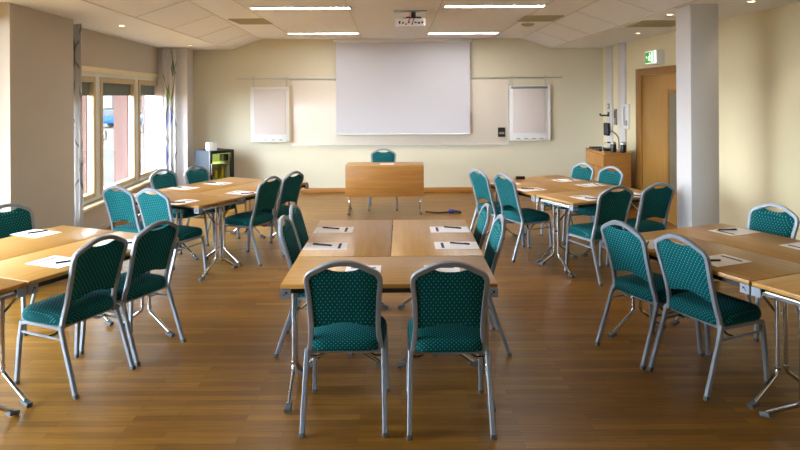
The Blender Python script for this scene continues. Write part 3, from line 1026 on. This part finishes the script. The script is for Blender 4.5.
# ------------------------------------------------------------------ cabinet corner
ck = tag(empty('oak_cabinet', (3.15, 9.8, 0)), 'low oak cabinet standing in the corner beside the door', 'cabinet')
b = MB(); b.box(0, .40, 0.02, 1.0, .06, .83); b.build('body', M['panelwood'], ck, bevel=.003)
MB().box(-.012, .41, .0, 1.01, .831, .86).build('top', M['panelwood'], ck, bevel=.003)
MB().box(.01, .395, .03, .98, 0, .06).build('plinth', M['dark'], ck)
for k in range(2):
    dd = MB().box(-.018, -.001, .04 + k * .475, .505 + k * .475, .07, .62).build('door', M['panelwood'], ck, bevel=.003)
    dw = MB().box(-.018, -.001, .04 + k * .475, .505 + k * .475, .635, .82).build('drawer', M['panelwood'], ck, bevel=.003)
ty = tag(empty('black_tray', (3.27, 10.42, .86)), 'flat black tray lying on the oak cabinet', 'tray')
MB().prism([(-.10, -.28), (.08, -.28), (.10, .28), (-.10, .28)], 0, .012).build('base', M['black'], ty, bevel=.004)
rm = MB(); rm.tube([(-.10, -.27, .02), (.09, -.27, .02), (.10, .27, .02), (-.10, .27, .02)], .01, 6, closed=True); rm.build('rim', M['black'], ty)
def flask(x, y, label):
    t = empty('vacuum_flask', (x, y, .86))
    MB().lathe([(.001, 0), (.042, .001), (.045, .01), (.045, .11), (.04, .125)], 16).build('body', M['black'], t)
    MB().lathe([(.04, .125), (.043, .127), (.043, .15), (.02, .165), (.001, .166)], 16).build('lid', M['alu'], t)
    tag(t, label, 'flask', 'flasks on the oak cabinet')
flask(3.33, 9.97, 'black flask with silver lid on the cabinet beside the tray')
flask(3.45, 9.87, 'black flask with silver lid on the cabinet corner closest to the door')
lp = tag(empty('gooseneck_lamp', (3.46, 10.10, .86)), 'gooseneck lamp with curved grey arm on the oak cabinet', 'lamp')
MB().lathe([(.001, 0), (.055, .001), (.055, .015), (.02, .025)], 18).build('base', M['grey'], lp)
MB().tube(catmull([(0, 0, .02), (.0, 0, .14), (-.02, 0, .24), (-.09, .02, .31), (-.15, .03, .31)]), .011, 8).build('arm', M['grey'], lp)
MB().lathe([(.001, .03), (.03, .028), (.034, -.02), (.026, -.03)], 14, (-.16, .03, .305)).build('shade', M['dark'], lp)
l2 = tag(empty('bent_hook_stand', (3.21, 10.08, .86)), 'thin bent wire stand with black tip on the oak cabinet', 'stand')
MB().lathe([(.001, 0), (.03, .001), (.03, .008), (.006, .014)], 14).build('base', M['alu'], l2)
MB().tube(catmull([(0, 0, .01), (-.02, 0, .07), (.01, -.02, .13), (.06, -.03, .145)]), .006, 8).build('wire', M['alu'], l2)
MB().tube([(.05, -.03, .145), (.10, -.04, .145)], .012, 8).build('tip', M['black'], l2)
# things on the wall beside the door
ph = tag(empty('wall_intercom', (XR, 10.36, 1.2)), 'white intercom handset mounted on the wall beside the door frame', 'intercom')
MB().box(-.04, -.0, -.10, .10, 0, .40).build('backplate', M['white'], ph, bevel=.008)
MB().tube(fillet([(-.05, .03, .06), (-.075, .03, .10), (-.075, .03, .32), (-.05, .03, .36)], .03), .020, 10).build('handset', M['white'], ph)
MB().box(-.045, -.038, -.08, -.02, .05, .14).build('keypad', M['grey'], ph)
pn = tag(empty('wall_switch_panel', (XR - .0, 10.92, 1.24)), 'narrow dark grey control panel on the wall between the cable ducts', 'control panel')
MB().box(-.025, 0, -.05, .05, 0, .27).build('body', M['grey'], pn, bevel=.005)
MB().box(-.03, -.0255, -.035, .035, .12, .24).build('display', M['dark'], pn)
hk = tag(empty('wall_hook_rail', (XR - .03, 11.22, 1.39)), 'black hook on the pale wall duct above the tray', 'hook')
MB().box(-.015, 0, -.04, .04, -.02, .06).build('plate', M['dark'], hk, bevel=.004)
MB().tube(fillet([(-.01, 0, .0), (-.14, .0, .0), (-.16, 0, .03)], .02), .016, 8).build('peg', M['dark'], hk)
dp = tag(empty('wall_cup_dispenser', (XR - .03, 11.2, 1.04)), 'dark cup dispenser on the pale wall duct below the hook', 'dispenser')
for y in (-.06, .06):
    MB().lathe([(.03, 0), (.036, .02), (.036, .20), (.03, .22)], 14, (-.045, y, 0)).build('tube', M['dark'], dp)
MB().box(-.012, 0, -.10, .10, .05, .15).build('bracket', M['grey'], dp)
sw = tag(empty('light_switch', (XR - .03, 11.22, 1.51)), 'small grey switch on the pale wall duct above the hook', 'switch')
MB().box(-.012, 0, -.05, .05, 0, .09).build('plate', M['grey'], sw, bevel=.003)
MB().box(-.018, -.0125, -.02, .02, .025, .065).build('rocker', M['white'], sw)

# ------------------------------------------------------------------ light and camera
wld = bpy.data.worlds.new('sky')
S.world = wld
wld.use_nodes = True
nt = wld.node_tree
bg = nt.nodes['Background']
tc = nt.nodes.new('ShaderNodeTexCoord'); sx = nt.nodes.new('ShaderNodeSeparateXYZ'); cr = nt.nodes.new('ShaderNodeValToRGB')
cr.color_ramp.elements[0].position = 0.0; cr.color_ramp.elements[0].color = (.88, .94, 1.0, 1)
cr.color_ramp.elements[1].position = 0.6; cr.color_ramp.elements[1].color = (.66, .82, 1.0, 1)
nt.links.new(tc.outputs['Generated'], sx.inputs[0]); nt.links.new(sx.outputs[2], cr.inputs[0]); nt.links.new(cr.outputs[0], bg.inputs[0])
bg.inputs[1].default_value = 20.0

def portal(u0, u1, z0=ZS, z1=ZH, dist=.2):
    ld = bpy.data.lights.new('window_portal', 'AREA'); ld.shape = 'RECTANGLE'
    ld.size = u1 - u0; ld.size_y = z1 - z0; ld.cycles.is_portal = True
    o = bpy.data.objects.new('window_portal', ld); COL.objects.link(o)
    c = W0 + wd * (u0 + u1) / 2
    out = Vector((-wd.y, wd.x, 0))
    c = c + out * dist + Vector((0, 0, (z0 + z1) / 2))
    o.location = c
    o.rotation_euler = (-out).to_track_quat('-Z', 'Z').to_euler()
portal(-.62, 3.88); portal(-5.4, -2.0, .2, 2.5, .13)

cd = bpy.data.cameras.new('camera'); cam = bpy.data.objects.new('camera', cd); COL.objects.link(cam)
cd.sensor_width = 36.0; cd.lens = 638 / 800 * 36.0
cd.shift_x = 0.0; cd.shift_y = -(225 - 95) / 800.0
cd.clip_end = 400
cam.location = (0, 0, 1.77)
cam.matrix_world = Matrix.Translation((0, 0, 1.77)) @ Matrix.Rotation(PI / 2, 4, 'X') @ Matrix.Rotation(R(-.31), 4, 'Z')
S.camera = cam
vs_ = S.view_settings
vs_.view_transform = 'Standard'; vs_.look = 'None'; vs_.gamma = 1.0; vs_.use_curve_mapping = False
vs_.exposure = 0.9
S.cycles.use_denoising = True
S.cycles.max_bounces = 10; S.cycles.diffuse_bounces = 6; S.cycles.transparent_max_bounces = 12
S.cycles.sample_clamp_indirect = 6.0
